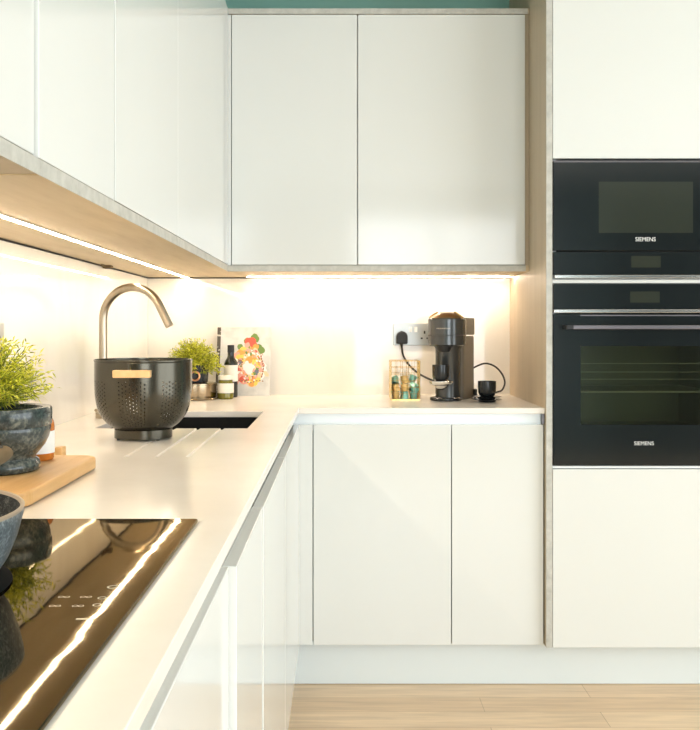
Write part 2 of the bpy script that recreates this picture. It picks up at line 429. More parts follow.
# left run base: front faces at XE-ish
def base_left(label, y0, y1, xf, hollow=False):
    t = thing('base_cabinet', label, 'cabinet', (-.43, (y0 + y1) / 2, ZP))
    bm = bmesh.new()
    if hollow:
        for a in ((XL + .005, XE - .043, y0, y0 + .016, ZP, ZB - .036), (XL + .005, XE - .043, y1 - .03, y1 - .014, ZP, ZB - .036), (XL + .005, XL + .02, y0 + .016, y1 - .03, ZP, ZB - .036), (XL + .02, XE - .043, y0 + .016, y1 - .03, ZP, ZP + .016)): box(bm, *a)
    else: box(bm, XL + .005, XE - .043, y0, y1, ZP, ZB - .036)
    obj('body', bm, M['carcase'], t)
    obj('door', bdoor(xf - .019, xf, y0 + .0015, y1 - .0015, ZD0, ZD1), M['gloss_white'], t)
base_left('white gloss base cabinet under the hob, nearest the camera', -.2, 1.163, XE - .0085)
base_left('white gloss base cabinet just beyond the hob, with a proud door edge', 1.163, 1.55, XE + .0012)
base_left('white gloss base cabinet before the sink, second beyond the hob', 1.55, 2.15, XE + .0027)
base_left('white gloss base cabinet in the corner below the sink', 2.15, DF + .0072, XE + .0027, True)
top('grip_rail', B(XE - .040, XE - .030, -.2, DF + .02, ZD1 - .02, ZB - .001), M['rail'], (XE - .028, 1.3, ZD1 - .02),
    'pale recessed grip rail under the left worktop edge', 'rail')
bm = B(XE - .022, XE - .004, 1.156, 1.162, ZD1 + .001, ZB - .02)
# plinths
top('plinth', B(XE - .05, 1.26, DF + .052, DF + .066, 0.001, ZP - .001, bev=.001), M['plinth'], (.55, DF + .06, 0),
    'white plinth board along the floor below the back cabinets', 'plinth')
top('plinth', B(XE - .066, XE - .052, -.2, DF + .05, 0.001, ZP - .001, bev=.001), M['plinth'], (XE - .06, 1.3, 0),
    'white plinth board along the floor below the left cabinets', 'plinth')

# tall panel + oven housing
PF = 2.862; HXA, HXB = .6583, 1.2317
HP = .0031053
def OZ(y): return CZ + (VY - y) * HP
def OX(x): return (x - VX) * HP
bm = bmesh.new()
box(bm, .6377, .6568, PF + .0006, YB + .012, 0.14, ZC - .002)
tp = thing('end_panel', 'tall stone-oak end panel between the worktop and the ovens', 'panel', (.647, 3.1, 0))
obj('board', bm, M['stone_oak'], tp)
obj('edge_band', B(.6377, .6568, PF - .001, PF + .0004, 0.14, ZC - .002), M['concrete_edge'], tp)
t = thing('oven_housing', 'tall white oven housing with plain doors above and below the ovens', 'cabinet', (.945, 3.1, ZP))
bm = bmesh.new()
YH = PF + .024
box(bm, HXA, HXA + .016, YH, YB, ZP, ZC - .01); box(bm, HXB - .016, HXB, YH, YB, ZP, ZC - .01)
box(bm, HXA + .016, HXB - .016, YB - .012, YB - .002, ZP, ZC - .01)
for z in (ZP, OZ(472), OZ(282.2), OZ(158)): box(bm, HXA + .016, HXB - .016, YH, YB - .012, z, z + .016)
obj('body', bm, M['carcase'], t)
obj('door', bdoor(HXA, HXB, PF, PF + .022, OZ(158.3), ZC - .02), M['gloss_white'], t)
obj('drawer_front', bdoor(HXA, HXB, PF, PF + .022, ZD0, OZ(469.3)), M['gloss_white'], t)
obj('ledge', B(HXA, HXB, PF + .004, PF + .024, OZ(468.6), OZ(466.2)), M['rail'], t)
obj('divider', B(HXA - .001, HXB, PF + .001, PF + .024, OZ(283.2), OZ(279.6), bev=.0006), M['gloss_white'], t)

# microwave
t = thing('microwave', 'built-in black glass compact microwave above the oven', 'microwave', (.945, PF, OZ(279)))
g = PF - .004
obj('chassis', B(HXA + .018, HXB - .018, PF + .02, YB - .06, OZ(278), OZ(161.2)), M['dark_gap'], t)
d = obj('door', bdoor(HXA + .001, HXB - .001, g, PF + .018, OZ(250.6), OZ(160.6)), M['black_glass'], t)
obj('top_frame', B(HXA + .001, HXB - .001, g - .0008, g + .0002, OZ(162.4), OZ(160.8)), M['steel_bar'], d, label='thin grey edge strip along the door top')
obj('window', B(OX(598.5), OX(692.7), g - .0008, g + .0004, OZ(233), OZ(181.8)), M['oven_win'], d, label='olive-tinted window pane')
def lettering(parent, s, cx, cz, w, h, y):
    bm = text_bm(s, 1)
    xs_ = [v.co.x for v in bm.verts]; ys_ = [v.co.y for v in bm.verts]
    sx = w / (max(xs_) - min(xs_)); sz = h / (max(ys_) - min(ys_)); mx = (max(xs_) + min(xs_)) / 2; my = (max(ys_) + min(ys_)) / 2
    zs_ = max(abs(v.co.z) for v in bm.verts) or 1
    for v in bm.verts:
        v.co = Vector((cx + (v.co.x - mx) * sx, y - .0004 * (1 if v.co.z > 0 else 0), cz + (v.co.y - my) * sz))
    return obj('lettering', bm, M['print'], parent, label='white printed lettering')
lettering(d, 'SIEMENS', OX(645.3), OZ(239.3), .0625, .0128, g - .0002)
cp = obj('control_panel', bdoor(HXA + .001, HXB - .001, g, PF + .018, OZ(274.8), OZ(252)), M['black_glass'], t)
obj('display', B(OX(631), OX(660.5), g - .0006, g + .0004, OZ(267.5), OZ(256)), M['display'], cp, label='faint olive display')
obj('trim_strip', B(HXA + .004, HXB - .001, g - .006, PF + .018, OZ(278.2), OZ(275.2), bev=.0008), M['chrome'], t, label='bright chrome strip')

# oven
t = thing('oven', 'built-in black glass oven with a wide window and steel bar handle', 'oven', (.945, PF, OZ(466)))
cp = obj('control_panel', bdoor(HXA + .001, HXB - .001, g, PF + .018, OZ(309.2), OZ(283.8)), M['black_glass'], t)
obj('display', B(OX(630), OX(659.5), g - .0006, g + .0004, OZ(302.6), OZ(291.5)), M['display'], cp, label='faint olive display')
obj('trim_strip', B(HXA + .001, HXB - .001, g - .010, PF + .018, OZ(312.8), OZ(309.6), bev=.001), M['chrome'], t, label='bright chrome strip')
wx0, wx1, wz0, wz1 = OX(580.5), OX(710), OZ(424.6), OZ(346)
bm = bmesh.new()
dz0, dz1 = OZ(465.3), OZ(314)
box(bm, HXA + .001, wx0, g, PF + .014, dz0, dz1); box(bm, wx1, HXB - .001, g, PF + .014, dz0, dz1)
box(bm, wx0, wx1, g, PF + .014, dz0, wz0); box(bm, wx0, wx1, g, PF + .014, wz1, dz1)
d = obj('door', bm, M['black_glass'], t)
obj('window', B(wx0, wx1, g + .0002, g + .004, wz0, wz1), M['pane'], d, label='tinted see-through window pane')
obj('vent_strip', B(OX(580), OX(712), g - .0012, g + .0006, OZ(316), OZ(314.8)), M['steel_bar'], d)
lettering(d, 'SIEMENS', OX(643.8), OZ(443.2), .0605, .0118, g - .0002)
hb = obj('handle', B(OX(570), OX(721), g - .042, g - .030, OZ(329.3), OZ(325.2), bev=.0015), M['steel_bar'], d, label='brushed steel bar')
for xa, xb in ((563, 570), (721, 728)):
    obj('handle_mount', B(OX(xa), OX(xb), g - .043, g, OZ(329.4), OZ(325.1), bev=.001), M['black'], hb, label='black handle mount')
bm = bmesh.new()
cx0, cx1, cz0, cz1, cy0, cy1 = HXA + .03, HXB - .03, wz0 - .03, wz1 + .03, PF + .02, PF + .42
box(bm, cx0, cx1, cy1 - .004, cy1, cz0, cz1); box(bm, cx0 - .004, cx0, cy0, cy1, cz0, cz1); box(bm, cx1, cx1 + .004, cy0, cy1, cz0, cz1)
box(bm, cx0, cx1, cy0, cy1, cz0 - .004, cz0); box(bm, cx0, cx1, cy0, cy1, cz1, cz1 + .004)
obj('cavity', bm, M['cavity'], t, label='grey enamel oven interior')
bm = bmesh.new()
def rod(p, q, r=.0018): tube(bm, [p, q], r, 6)
zr = OZ(393)
for y, z in ((cy0 + .03, zr), (cy0 + .36, zr)): rod((cx0 + .012, y, z), (cx1 - .012, y, z), .0028)
for x in (cx0 + .012, cx1 - .012): rod((x, cy0 + .03, zr), (x, cy0 + .36, zr), .0028)
n = 34
for i in range(n):
    x = cx0 + .03 + (cx1 - cx0 - .06) * i / (n - 1); rod((x, cy0 + .03, zr + .002), (x, cy0 + .36, zr + .002), .0012)
obj('rack', bm, M['rack'], t, label='wire shelf seen through the window')
bm = bmesh.new()
for zz, yy in ((OZ(364), .015), (OZ(372.6), .015), (OZ(380.5), .05)):
    rod((cx0 + .004, cy0 + yy, zz), (cx1 - .004, cy0 + yy, zz), .0012)
obj('rack', bm, M['rack'], t, label='slender runner wires above the shelf')

# wall cabinets ----------------------------------------------------
DU = 3.118; XU = -.3825
ZUT = CZ + .2154 ; ZT = CZ + 1.0665; ZTT = CZ + 1.085
def wall_back_cab(label, x0, x1):
    t = thing('wall_cabinet', label, 'cabinet', ((x0 + x1) / 2, 3.3, ZUT))
    obj('body', B(x0, x1, DU + .024, YB + .011, ZUT, ZT), M['carcase'], t)
    obj('door', bdoor(x0 + .0015, x1 - .0015, DU, DU + .02, ZUT + .002, ZT - .002), M['gloss_white'], t)
wall_back_cab('narrower white gloss wall cabinet on the back wall, beside the corner', -.3715, .056)
wall_back_cab('wider white gloss wall cabinet on the back wall, beside the tall end panel', .056, .6245)
bm = bmesh.new(); box(bm, .6245, .6372, DU + .006, YB, ZUT, ZT)
top('filler_strip', bm, M['stone_oak'], (.631, DU + .1, ZUT), 'thin dark filler strip between the right wall cabinet and the end panel', 'filler strip')
def wall_left_cab(label, y0, y1, xf, gap=.002):
    t = thing('wall_cabinet', label, 'cabinet', (-.56, (y0 + y1) / 2, ZUT))
    obj('body', B(XL - .011, XU - .03, y0, y1, ZUT, ZTT), M['carcase'], t)
    obj('door', bdoor(xf - .02, xf, y0 + .0015, y1 - .0015, ZUT + gap, ZTT), M['gloss_white'], t)
wall_left_cab('white gloss hood cabinet over the hob, nearest on the left wall', .1, 1.168, XU - .006, .005)
wall_left_cab('white gloss wall cabinet second from the camera on the left wall', 1.168, 1.559, XU - .001)
wall_left_cab('white gloss wall cabinet third from the camera, over the draining grooves', 1.559, 2.16, XU + .0005)
wall_left_cab('white gloss wall cabinet last before the corner, over the tap', 2.16, DU - .002, XU)
top('corner_post', B(XU - .02, -.3725, DU + .0015, DU + .024, ZUT + .001, ZTT - .02, bev=.001), M['gloss_white'], (-.378, DU + .01, ZUT),
    'thin white post in the corner where the wall cabinets meet', 'corner post')
# bottom boards
t = thing('base_board', 'stone-oak board under the left wall cabinets holding a light strip', 'board', (-.55, 2, ZU))
obj('panel', B(XL - .011, XU - .0006, 1.169, YB + .011, ZU, ZUT), M['stone_oak_flat'], t)
obj('edge_band', B(XU - .0006, XU + .0008, 1.169, DU - .0005, ZU, ZUT), M['concrete_edge'], t, label='grey concrete-look edge band')
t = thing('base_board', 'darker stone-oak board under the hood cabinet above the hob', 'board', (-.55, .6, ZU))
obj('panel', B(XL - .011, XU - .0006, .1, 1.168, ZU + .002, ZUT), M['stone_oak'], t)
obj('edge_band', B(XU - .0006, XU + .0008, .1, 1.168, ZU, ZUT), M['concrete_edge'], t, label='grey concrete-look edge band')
t = thing('base_board', 'stone-oak board under the back wall cabinets', 'board', (.12, 3.3, ZU))
obj('panel', B(XU, .6372, DU + .0006, YB + .011, ZU, ZUT), M['stone_oak_flat'], t)
obj('edge_band', B(XU, .6255, DU - .0008, DU + .0006, ZU, ZUT), M['concrete_edge'], t, label='grey concrete-look edge band')
t = thing('top_board', 'stone-oak board capping the back wall cabinets below the teal wall', 'board', (.12, 3.3, ZT))
obj('panel', B(XU, .6372, DU + .0006, YB + .011, ZT, ZTT), M['stone_oak'], t)
obj('edge_band', B(XU, .632, DU - .0008, DU + .0006, ZT, ZTT), M['concrete_edge'], t)
# LED strips
def led(label, x0, x1, y0, y1, m='led'):
    t = thing('led_strip', label, 'light strip', ((x0 + x1) / 2, (y0 + y1) / 2, ZU - .004))
    obj('profile', B(x0 - .003, x1 + .003, y0 - .003, y1 + .003, ZU - .0028, ZU - .0002), M['led_profile'], t)
    obj('diffuser', B(x0, x1, y0, y1, ZU - .0042, ZU - .0026), M[m], t, label='glowing warm diffuser')
led('glowing warm light strip under the left wall cabinets', -.582, -.574, .1, YB - .006)
led('glowing warm light strip under the back wall cabinets', -.345, .634, 3.384, 3.392, 'led_back')
# cable clip
bm = B(XL + .004, XL + .03, 2.80, 2.83, ZU - .010, ZU - .0005, bev=.002); box(bm, XL + .01, XL + .016, 2.76, 2.80, ZU - .006, ZU - .0005)
top('cable_clip', bm, M['handle_wood'], (XL + .015, 2.81, ZU - .01), 'small dark cable clip under the left board above the tap', 'clip')

# sockets ------------------------------------------------------------
def socket(label, loc, rotz, plug=False):
    t = thing('wall_socket', label, 'socket', loc, rotz, local=True)      # plate in local XZ, front -Y
    obj('plate', B(-.0735, .0735, -.008, 0, -.0415, .0415, bev=.002), M['plate'], t)
    for sx in (-.008, .012):
        s = obj('switch', B(sx - .0055, sx + .0055, -.011, -.0075, .008, .028, bev=.001), M['switch_white'], t, label='white rocker switch')
    for cx in (-.042, .045):
        for a in ((cx - .003, cx + .003, -.0086, -.007, .002, .013), (cx - .015, cx - .007, -.0086, -.007, -.018, -.012), (cx + .007, cx + .015, -.0086, -.007, -.018, -.012)):
            obj('pin_hole', B(*a), M['dark_gap'], t, label='dark pin hole')
    return t
SZ = PZ(334.3, YB)
sk = socket('brushed steel double socket on the back wall with a black plug in it', (PX(393, YB) + .0735, YB - .0002, SZ), 0)
socket('brushed steel socket on the left wall above the plant', (XL + .0002, 1.976 - .0735, SZ - .008), -PI / 2 + PI)
# plug + cord
px, pz = PX(401.5, YB), PZ(338, YB)
t = thing('power_cord', 'black power cord plugged into the back wall socket and running behind the machine', 'cord', (px, YB - .03, pz))
bm = bmesh.new()
pts = [(-.021, -.022), (.021, -.022), (.021, -.002)] + [(.021 * math.cos(a * PI / 10), .004 + .022 * math.sin(a * PI / 10)) for a in range(11)] + [(-.021, -.002)]
prism(bm, pts, 0, .034)
bmesh.ops.rotate(bm, verts=bm.verts, cent=(0, 0, 0), matrix=Matrix.Rotation(PI / 2, 3, 'X'))
bmesh.ops.translate(bm, verts=bm.verts, vec=(px, YB - .009, pz))
o = obj('plug', bm, M['black'], t); bevel_mod(o, .005, 3)
D1 = YB - .028
cpts = [(PX(401.5, D1), D1, PZ(342, D1)), (PX(402, D1), D1, PZ(348, D1)), (PX(403.5, D1), D1, PZ(356, D1)), (PX(409, D1), D1 - .01, PZ(365, D1)),
        (PX(418, 3.42), 3.42, PZ(373, 3.42)), (PX(427, 3.36), 3.36, PZ(378, 3.36)), (PX(433, 3.33), 3.33, PZ(380.5, 3.33)), (PX(438, 3.31), 3.31, PZ(382, 3.31))]
obj('cable', tube(bmesh.new(), catmull(cpts, 8), .0038, 10, radii=[.0075 - .0037 * min(1, i / 8) for i in range(57)]), M['black'], t, True)
cpts = [(PX(471.5, 3.39), 3.39, PZ(369, 3.39)), (PX(478, 3.38), 3.38, PZ(365.6, 3.38)), (PX(486, 3.36), 3.36, PZ(363.4, 3.36)), (PX(495, 3.35), 3.35, PZ(366.5, 3.35)), (PX(502, 3.34), 3.34, PZ(374, 3.34)),
        (PX(504.8, 3.32), 3.32, PZ(382.5, 3.32)), (PX(502, 3.3), 3.3, PZ(390, 3.3)), (PX(496, 3.28), 3.28, PZ(392.4, 3.28)), (PX(484, 3.26), 3.26, WT + .006), (PX(476, 3.30), 3.30, WT + .005)]
t = thing('cable', 'thin black cable looping up behind the cup from the machine', 'cable', (PX(490, 3.35), 3.35, WT))
obj('lead', tube(bmesh.new(), catmull(cpts, 8), .0033, 10), M['black'], t, True)
obj('connector', B(PX(473.6, 3.31), PX(477, 3.31), 3.30, 3.33, WT + .0005, PZ(389, 3.31), bev=.003), M['black'], t)

# ------------------------------------------------------------------ coffee machine
cm = thing('coffee_machine', 'graphite coffee machine with a bronze lid on the back worktop', 'coffee machine', (PX(447, 3.2), 3.2, WT), math.radians(-24), local=True)
obj('base', lathe(bmesh.new(), [(0, .0005), (.054, .0005), (.056, .003), (.056, .009), (.052, .012), (0, .012)], (0, -.012, 0), 48, False), M['black_gloss'], cm, True)
obj('column', lathe(bmesh.new(), [(0, .010), (.044, .010), (.044, .178), (.050, .19), (0, .19)], (0, .012, 0), 48, False), M['machine'], cm, True)
bm = bmesh.new(); prism(bm, rrect(-.052, .052, .02, .17, .018), .0005, .222)
o = obj('water_tank', bm, M['machine_side'], cm, label='taupe-grey rear tank block'); bevel_mod(o, .004)
bm = bmesh.new(); prism(bm, rrect(-.054, .054, .015, .172, .018), .2262, .287)
o = obj('rear_cover', bm, M['machine_side'], cm); bevel_mod(o, .004)
h = obj('head', lathe(bmesh.new(), [(0, .188), (.060, .188), (.0655, .193), (.066, .2248), (.0645, .2252), (.0645, .2262), (.066, .2266), (.066, .280), (.063, .284), (0, .284)], seg=64, close=False), M['machine'], cm, True)
obj('seam_ring', lathe(bmesh.new(), [(.0655, .2242), (.0666, .2244), (.0666, .2270), (.0655, .2272)], seg=64, close=False), M['black'], cm, True)
obj('lid', lathe(bmesh.new(), [(0, .284), (.0615, .284), (.060, .287), (.036, .301), (.0335, .302), (.031, .3045), (0, .3055)], seg=48, close=False), M['bronze'], cm, True, label='bronze domed lid')
for s in (-1, 1):
    obj('lid_lever', tube(bmesh.new(), [(s * .060, -.014, .2865), (s * .037, -.012, .3025), (s * .03, -.010, .3055)], .003, 8), M['gold'], cm, True, label='gold lever strip')
obj('outlet', lathe(bmesh.new(), [(0, .168), (.018, .168), (.024, .176), (.028, .188), (0, .188)], (0, -.036, 0), 24, False), M['black'], cm, True)
bm = text_bm('NESPRESSO', .0058, .0002)
w_ = max(abs(v.co.x) for v in bm.verts)
for v in bm.verts:
    a = v.co.x / .066 * (.0235 / w_) + .10
    r = .0664 + (.0002 if v.co.z > 0 else 0)
    v.co = Vector((r * math.sin(a), -r * math.cos(a), .2485 + v.co.y))
obj('lettering', bm, mat('pale_bronze_print', (.72, .62, .48), .4), h, label='pale curved lettering')
bm = lathe(bmesh.new(), [(0, .058), (.020, .055), (.030, .056), (.038, .062), (.040, .066), (.040, .070), (.036, .0705), (.034, .068), (0, .067)], (0, -.066, 0), 40, False)
cs = obj('cup_support', bm, M['chrome'], cm, True, label='chrome cup support')
bm = lathe(bmesh.new(), [(0, .040), (.010, .041), (.018, .047), (.022, .056), (0, .057)], (0, -.066, 0), 24, False)
box(bm, -.012, .012, -.05, -.028, .045, .062, bev=.002)
obj('bracket', bm, M['chrome'], cs, True)
# espresso cup on support
rz = Matrix.Rotation(math.radians(-24), 3, 'Z'); cl = rz @ Vector((0, -.070, .0))
def cup(label, x, y, z, r, h):
    t = thing('cup', label, 'cup', (x, y, z), local=True)
    obj('bowl', lathe(bmesh.new(), [(0, .0), (r * .72, 0), (r * .85, .003), (r * .97, h * .25), (r, h * .6), (r, h), (r * .93, h), (r * .92, h * .5), (r * .8, .006), (0, .005)], seg=40, close=False), M['black_gloss'], t, True)
cup('small black cup standing on the chrome support of the coffee machine', PX(447, 3.2) + cl.x, 3.2 + cl.y, WT + .0712, .0295, .054)
# second cup on two saucers
cxx, cyy = PX(487, 3.12), 3.12
for k, (lab, z0) in enumerate((('lower black saucer standing directly on the worktop', 0.0005), ('upper black saucer directly beneath the cup', .0105))):
    top('saucer', lathe(bmesh.new(), [(0, 0), (.028, 0), (.030, .003), (.031, .0058), (.049, .0078), (.0505, .0088), (.049, .0092), (.030, .0082), (.024, .0088), (0, .0088)], (cxx - .002 * k, cyy, WT + z0), 48, False), M['black_gloss'], (cxx, cyy, WT + z0), lab, 'saucer', 'saucers under the cup', True)
cup('black cup standing on two stacked saucers right of the machine', cxx, cyy, WT + .0198, .0305, .051)

# ------------------------------------------------------------------ capsule holder
gx0, gx1, gy0, gy1, gh = PX(391, 3.19), PX(419.8, 3.19), 3.185, 3.285, .136
t = thing('capsule_holder', 'gold wire capsule holder left of the coffee machine', 'holder', ((gx0 + gx1) / 2, 3.235, WT))
obj('base', B(gx0, gx1, gy0, gy1, WT + .0005, WT + .004), M['gold'], t)
obj('side_panel', B(gx0, gx0 + .0015, gy0, gy1, WT + .004, WT + gh), M['gold'], t)
bm = bmesh.new()
def wire(p, q, r=.0009): tube(bm, [p, q], r, 6)
n = 5
for y in (gy0, gy1):
    for i in range(n + 1):
        x = gx0 + (gx1 - gx0) * i / n; wire((x, y, WT + .003), (x, y, WT + gh), .0013 if i in (0, n) else .0008)
    for j in range(1, 7): wire((gx0, y, WT + gh * j / 6), (gx1, y, WT + gh * j / 6), .0012 if j == 6 else .0008)
for i in range(1, n): y = gy0 + (gy1 - gy0) * i / n; wire((gx1, y, WT + .003), (gx1, y, WT + gh), .0008)
for j in range(1, 7): wire((gx1, gy0, WT + gh * j / 6), (gx1, gy1, WT + gh * j / 6), .0012 if j == 6 else .0008)
obj('wire_grid', bm, M['gold'], t)
cap_me = {}
def capsule_bm(): return lathe(bmesh.new(), [(0, 0), (.0085, 0), (.0105, .003), (.0125, .018), (.0128, .0215), (.0148, .0222), (.0148, .0236), (.012, .0238), (0, .0238)], seg=20, close=False)
protos = {}
lay = 0
ncol = {'gold': 0, 'green': 0}
for L in range(3):
    for j in range(3):
        for i in range(3):
            if L == 2 and not ((i, j) in ((1, 0), (0, 1), (1, 1), (2, 2), (0,2))): continue
            if L == 0: col = 'green' if i >= 1 and j == 0 or (i + j) % 3 == 2 else 'gold'
            elif L == 1: col = 'green' if i == 2 or (i == 1 and j == 2) else 'gold'
            else: col = 'gold' if (i, j) in ((1, 0), (1, 1)) else 'green'
            x = gx0 + .0182 + i * .0313; y = gy0 + .0185 + j * .0315; z = WT + .0045 + L * .0262
            if col not in protos:
                o = obj('coffee_capsule', capsule_bm(), M['cap_' + col], smooth=True); protos[col] = o
            else:
                o = protos[col].copy(); C.objects.link(o)
            o.location = (x + random.uniform(-.0006, .0006), y, z)
            flip = (i + j + L) % 2
            tilt = random.uniform(-.5, .5) if L else random.uniform(-.12, .12)
            q = Euler((PI * flip + tilt, random.uniform(-.4, .4) if L else 0, random.uniform(0, 6)))
            o.rotation_euler = q; o.location += Vector((0, 0, .0119)) - q.to_matrix() @ Vector((0, 0, .0119))
            col_l = {'gold': 'gold', 'green': 'teal-green'}[col]
            ly = ('bottom', 'middle', 'top')[L]; cl_ = ('left', 'middle', 'right')[i]; rw = ('front', 'middle', 'back')[j]
            setp(o, f'{col_l} foil coffee capsule, {ly} layer, {cl_} column, {rw} row in the wire holder', 'coffee capsule', 'coffee capsules in the wire holder')

# ------------------------------------------------------------------ tap
tx, ty = -.66, 2.556
t = thing('tap', 'tall brushed steel arched tap behind the colander', 'tap', (tx, ty, WT))
obj('base', lathe(bmesh.new(), [(0, .0003), (.021, .0003), (.021, .022), (.018, .026), (0, .026)], (tx, ty, WT), 32, False), M['tap'], t, True)
s_ = F / ty
R_ = .0885; zc = WT + .247 + (329 - 319.5) / s_
dirx = Vector((.97, -.24, 0)).normalized()
path = [Vector((tx, ty, WT + .02)), Vector((tx, ty, WT + .15)), Vector((tx, ty, zc - .01))]
for k in range(0, 25):
    a = PI - k * (PI - math.radians(25)) / 24
    path.append(Vector((tx, ty, zc)) + dirx * (R_ + R_ * math.cos(a)) + Vector((0, 0, R_ * math.sin(a))))
dlast = (path[-1] - path[-2]).normalized()
path.append(path[-1] + dlast * .02); path.append(path[-1] + dlast * .044)
obj('spout', tube(bmesh.new(), path, .0112, 24), M['tap'], t, True)
obj('aerator', lathe(bmesh.new(), [(.0075, 0), (.0098, 0), (.0098, .003), (.0075, .003)], (0, 0, 0), 20, False), M['black'], None) if False else None
obj('lever', tube(bmesh.new(), [(tx, ty - .018, WT + .014), (tx, ty - .05, WT + .020), (tx, ty - .075, WT + .028)], .0045, 12), M['tap'], t, True)

# ------------------------------------------------------------------ colander
ccx, ccy = -.447, 2.085
yaw = math.atan2(-ccy, -ccx)
t = thing('colander', 'charcoal perforated colander with wooden grips beside the sink', 'colander', (ccx, ccy, WT), yaw, local=True)  # local +X faces the camera
prof = catmull([(.052, 0, .020), (.064, 0, .0245), (.084, 0, .040), (.0987, 0, .063), (.1057, 0, .093), (.1078, 0, .130), (.1080, 0, .176)], 16)
L_ = [0]
for a, b in zip(prof, prof[1:]): L_.append(L_[-1] + (b - a).length)
def P(s):
    for i in range(len(L_) - 1):
        if L_[i + 1] >= s: 
            k = (s - L_[i]) / (L_[i + 1] - L_[i]); return prof[i].lerp(prof[i + 1], k)
    return prof[-1]
NS = 168; NR = 42
bm = bmesh.new()
def SP(u, v):
    p = P(max(0, min(1, v / NR)) * L_[-1]); a = 2 * PI * u / NS
    return Vector((p.x * math.cos(a), p.x * math.sin(a), p.z))
G = [[bm.verts.new(SP(i, j)) for i in range(NS)] for j in range(NR + 1)]
def in_zone(i):
    d = math.degrees(2 * PI * (i + .5) / NS)
    d = (d + 12.6 + 360 / 14) % (360 / 7) - 360 / 14
    return abs(d) < 16.5
for j in range(NR):
    for i in range(NS):
        c = [G[j][i], G[j][(i + 1) % NS], G[j + 1][(i + 1) % NS], G[j + 1][i]]
        hole = in_zone(i) and 7 <= j <= 31 and i % 2 == 0 and j % 2 == (i // 2) % 2
        if not hole: bm.faces.new(c); continue
        o8 = [bm.verts.new(SP(i + .5 + .44 * math.cos(a), j + .5 + .44 * math.sin(a))) for a in [math.radians(-112.5 + 45 * k) for k in range(8)]]
        for k in range(4):
            a, b = o8[2 * k], o8[2 * k + 1]
            bm.faces.new((c[k], c[(k + 1) % 4], b, a)); bm.faces.new((c[(k + 1) % 4], o8[(2 * k + 2) % 8], b))
bmc = bm.verts.new((0, 0, .0195))
for i in range(NS): bm.faces.new((bmc, G[0][(i + 1) % NS], G[0][i]))
bw = obj('bowl', bm, M['colander'], t, True, ang=60)
m = bw.modifiers.new('thick', 'SOLIDIFY'); m.thickness = .0012; m.offset = 0
obj('rim', lathe(bmesh.new(), [(.1068, .175), (.1094, .175), (.1098, .177), (.109, .179), (.107, .179), (.1068, .175)], seg=96, close=False), M['colander'], t, True)
obj('foot', lathe(bmesh.new(), [(.058, .0225), (.0645, .0225), (.0645, .003), (.0635, .0025), (.061, .0025), (.0605, .018), (.058, .0225)], seg=64, close=False), M['colander'], t, True)
for k in range(4):
    a = math.radians(30 + 90 * k)
    obj('foot_pad', lathe(bmesh.new(), [(0, .0002), (.004, .0002), (.004, .0028), (0, .0028)], (.062 * math.cos(a), .062 * math.sin(a), 0), 12, False), M['black'], t)
for dg in (-12, 168):
    bm = bmesh.new(); n = 14; r0, r1 = .1088, .126
    half = math.radians(21); a0 = math.radians(dg)
    inn = [(r0 * math.cos(a0 - half + 2 * half * k / n), r0 * math.sin(a0 - half + 2 * half * k / n)) for k in range(n + 1)]
    nn = (math.cos(a0), math.sin(a0)); tt = (-nn[1], nn[0]); hw = .040
    outp = [(nn[0] * r1 + tt[0] * hw * q, nn[1] * r1 + tt[1] * hw * q) for q in (1, .5, 0, -.5, -1)]
    prism(bm, inn + outp, .143, .159)
    hg = obj('handle', bm, M['wood_light'], t, label='pale wooden grip'); bevel_mod(hg, .002, 2)

# ------------------------------------------------------------------ chopping board, mortar, jar, block
bx0, bx1, by0, by1 = -.705, -.430, 1.25, 1.645
bm = prism(bmesh.new(), rrect(bx0, bx1, by0, by1, .035, 8), WT + .0015, WT + .0225)
o = top('chopping_board', bm, M['board'], (-.56, 1.45, WT + .0005), 'thick pale wooden chopping board beneath the mortar', 'chopping board'); bevel_mod(o, .004, 3)
ZBD = WT + .0228
mx, my = -.548, 1.46
t = thing('mortar', 'dark granite mortar standing on the chopping board', 'mortar', (mx, my, ZBD))
prof = [(0, 0), (.064, 0), (.068, .003), (.0685, .010), (.0665, .0165), (.0615, .0205), (.0615, .0235), (.068, .031), (.076, .041), (.0815, .053), (.084, .064), (.0845, .0695), (.0838, .0715), (.086, .0735), (.0865, .090), (.0862, .098), (.0845, .101),
        (.078, .1015), (.072, .0995), (.068, .085), (.055, .055), (.03, .042), (0, .040)]
obj('bowl', lathe(bmesh.new(), prof, (mx, my, ZBD), 64, False), M['granite'], t, True, ang=50)
jx, jy = PX(36.5, 1.582), 1.582
t = thing('sauce_jar', 'small amber sauce jar with white label behind the mortar', 'jar', (jx, jy, ZBD))
obj('glass', lathe(bmesh.new(), [(0, .0002), (.027, .0002), (.0295, .004), (.0297, .058), (.0285, .066), (.025, .073), (.018, .080), (0, .080)], (jx, jy, ZBD), 40, False), M['sauce'], t, True)
obj('label_wrap', lathe(bmesh.new(), [(.0296, .0125), (.0301, .0125), (.0301, .050), (.0296, .050)], (jx, jy, ZBD), 40, False), M['label_white'], t, True, label='white paper label')
obj('lid', lathe(bmesh.new(), [(0, .0802), (.0195, .0802), (.0195, .092), (.018, .093), (0, .093)], (jx, jy, ZBD), 32, False), M['black'], t, True)
o = top('wooden_block', B(PX(54, 1.70), PX(63, 1.70), 1.69, 1.72, WT + .0005, WT + .029, bev=.002), M['board'], (PX(58, 1.7), 1.7, WT), 'small pale wooden block just beyond the far edge of the chopping board', 'block')

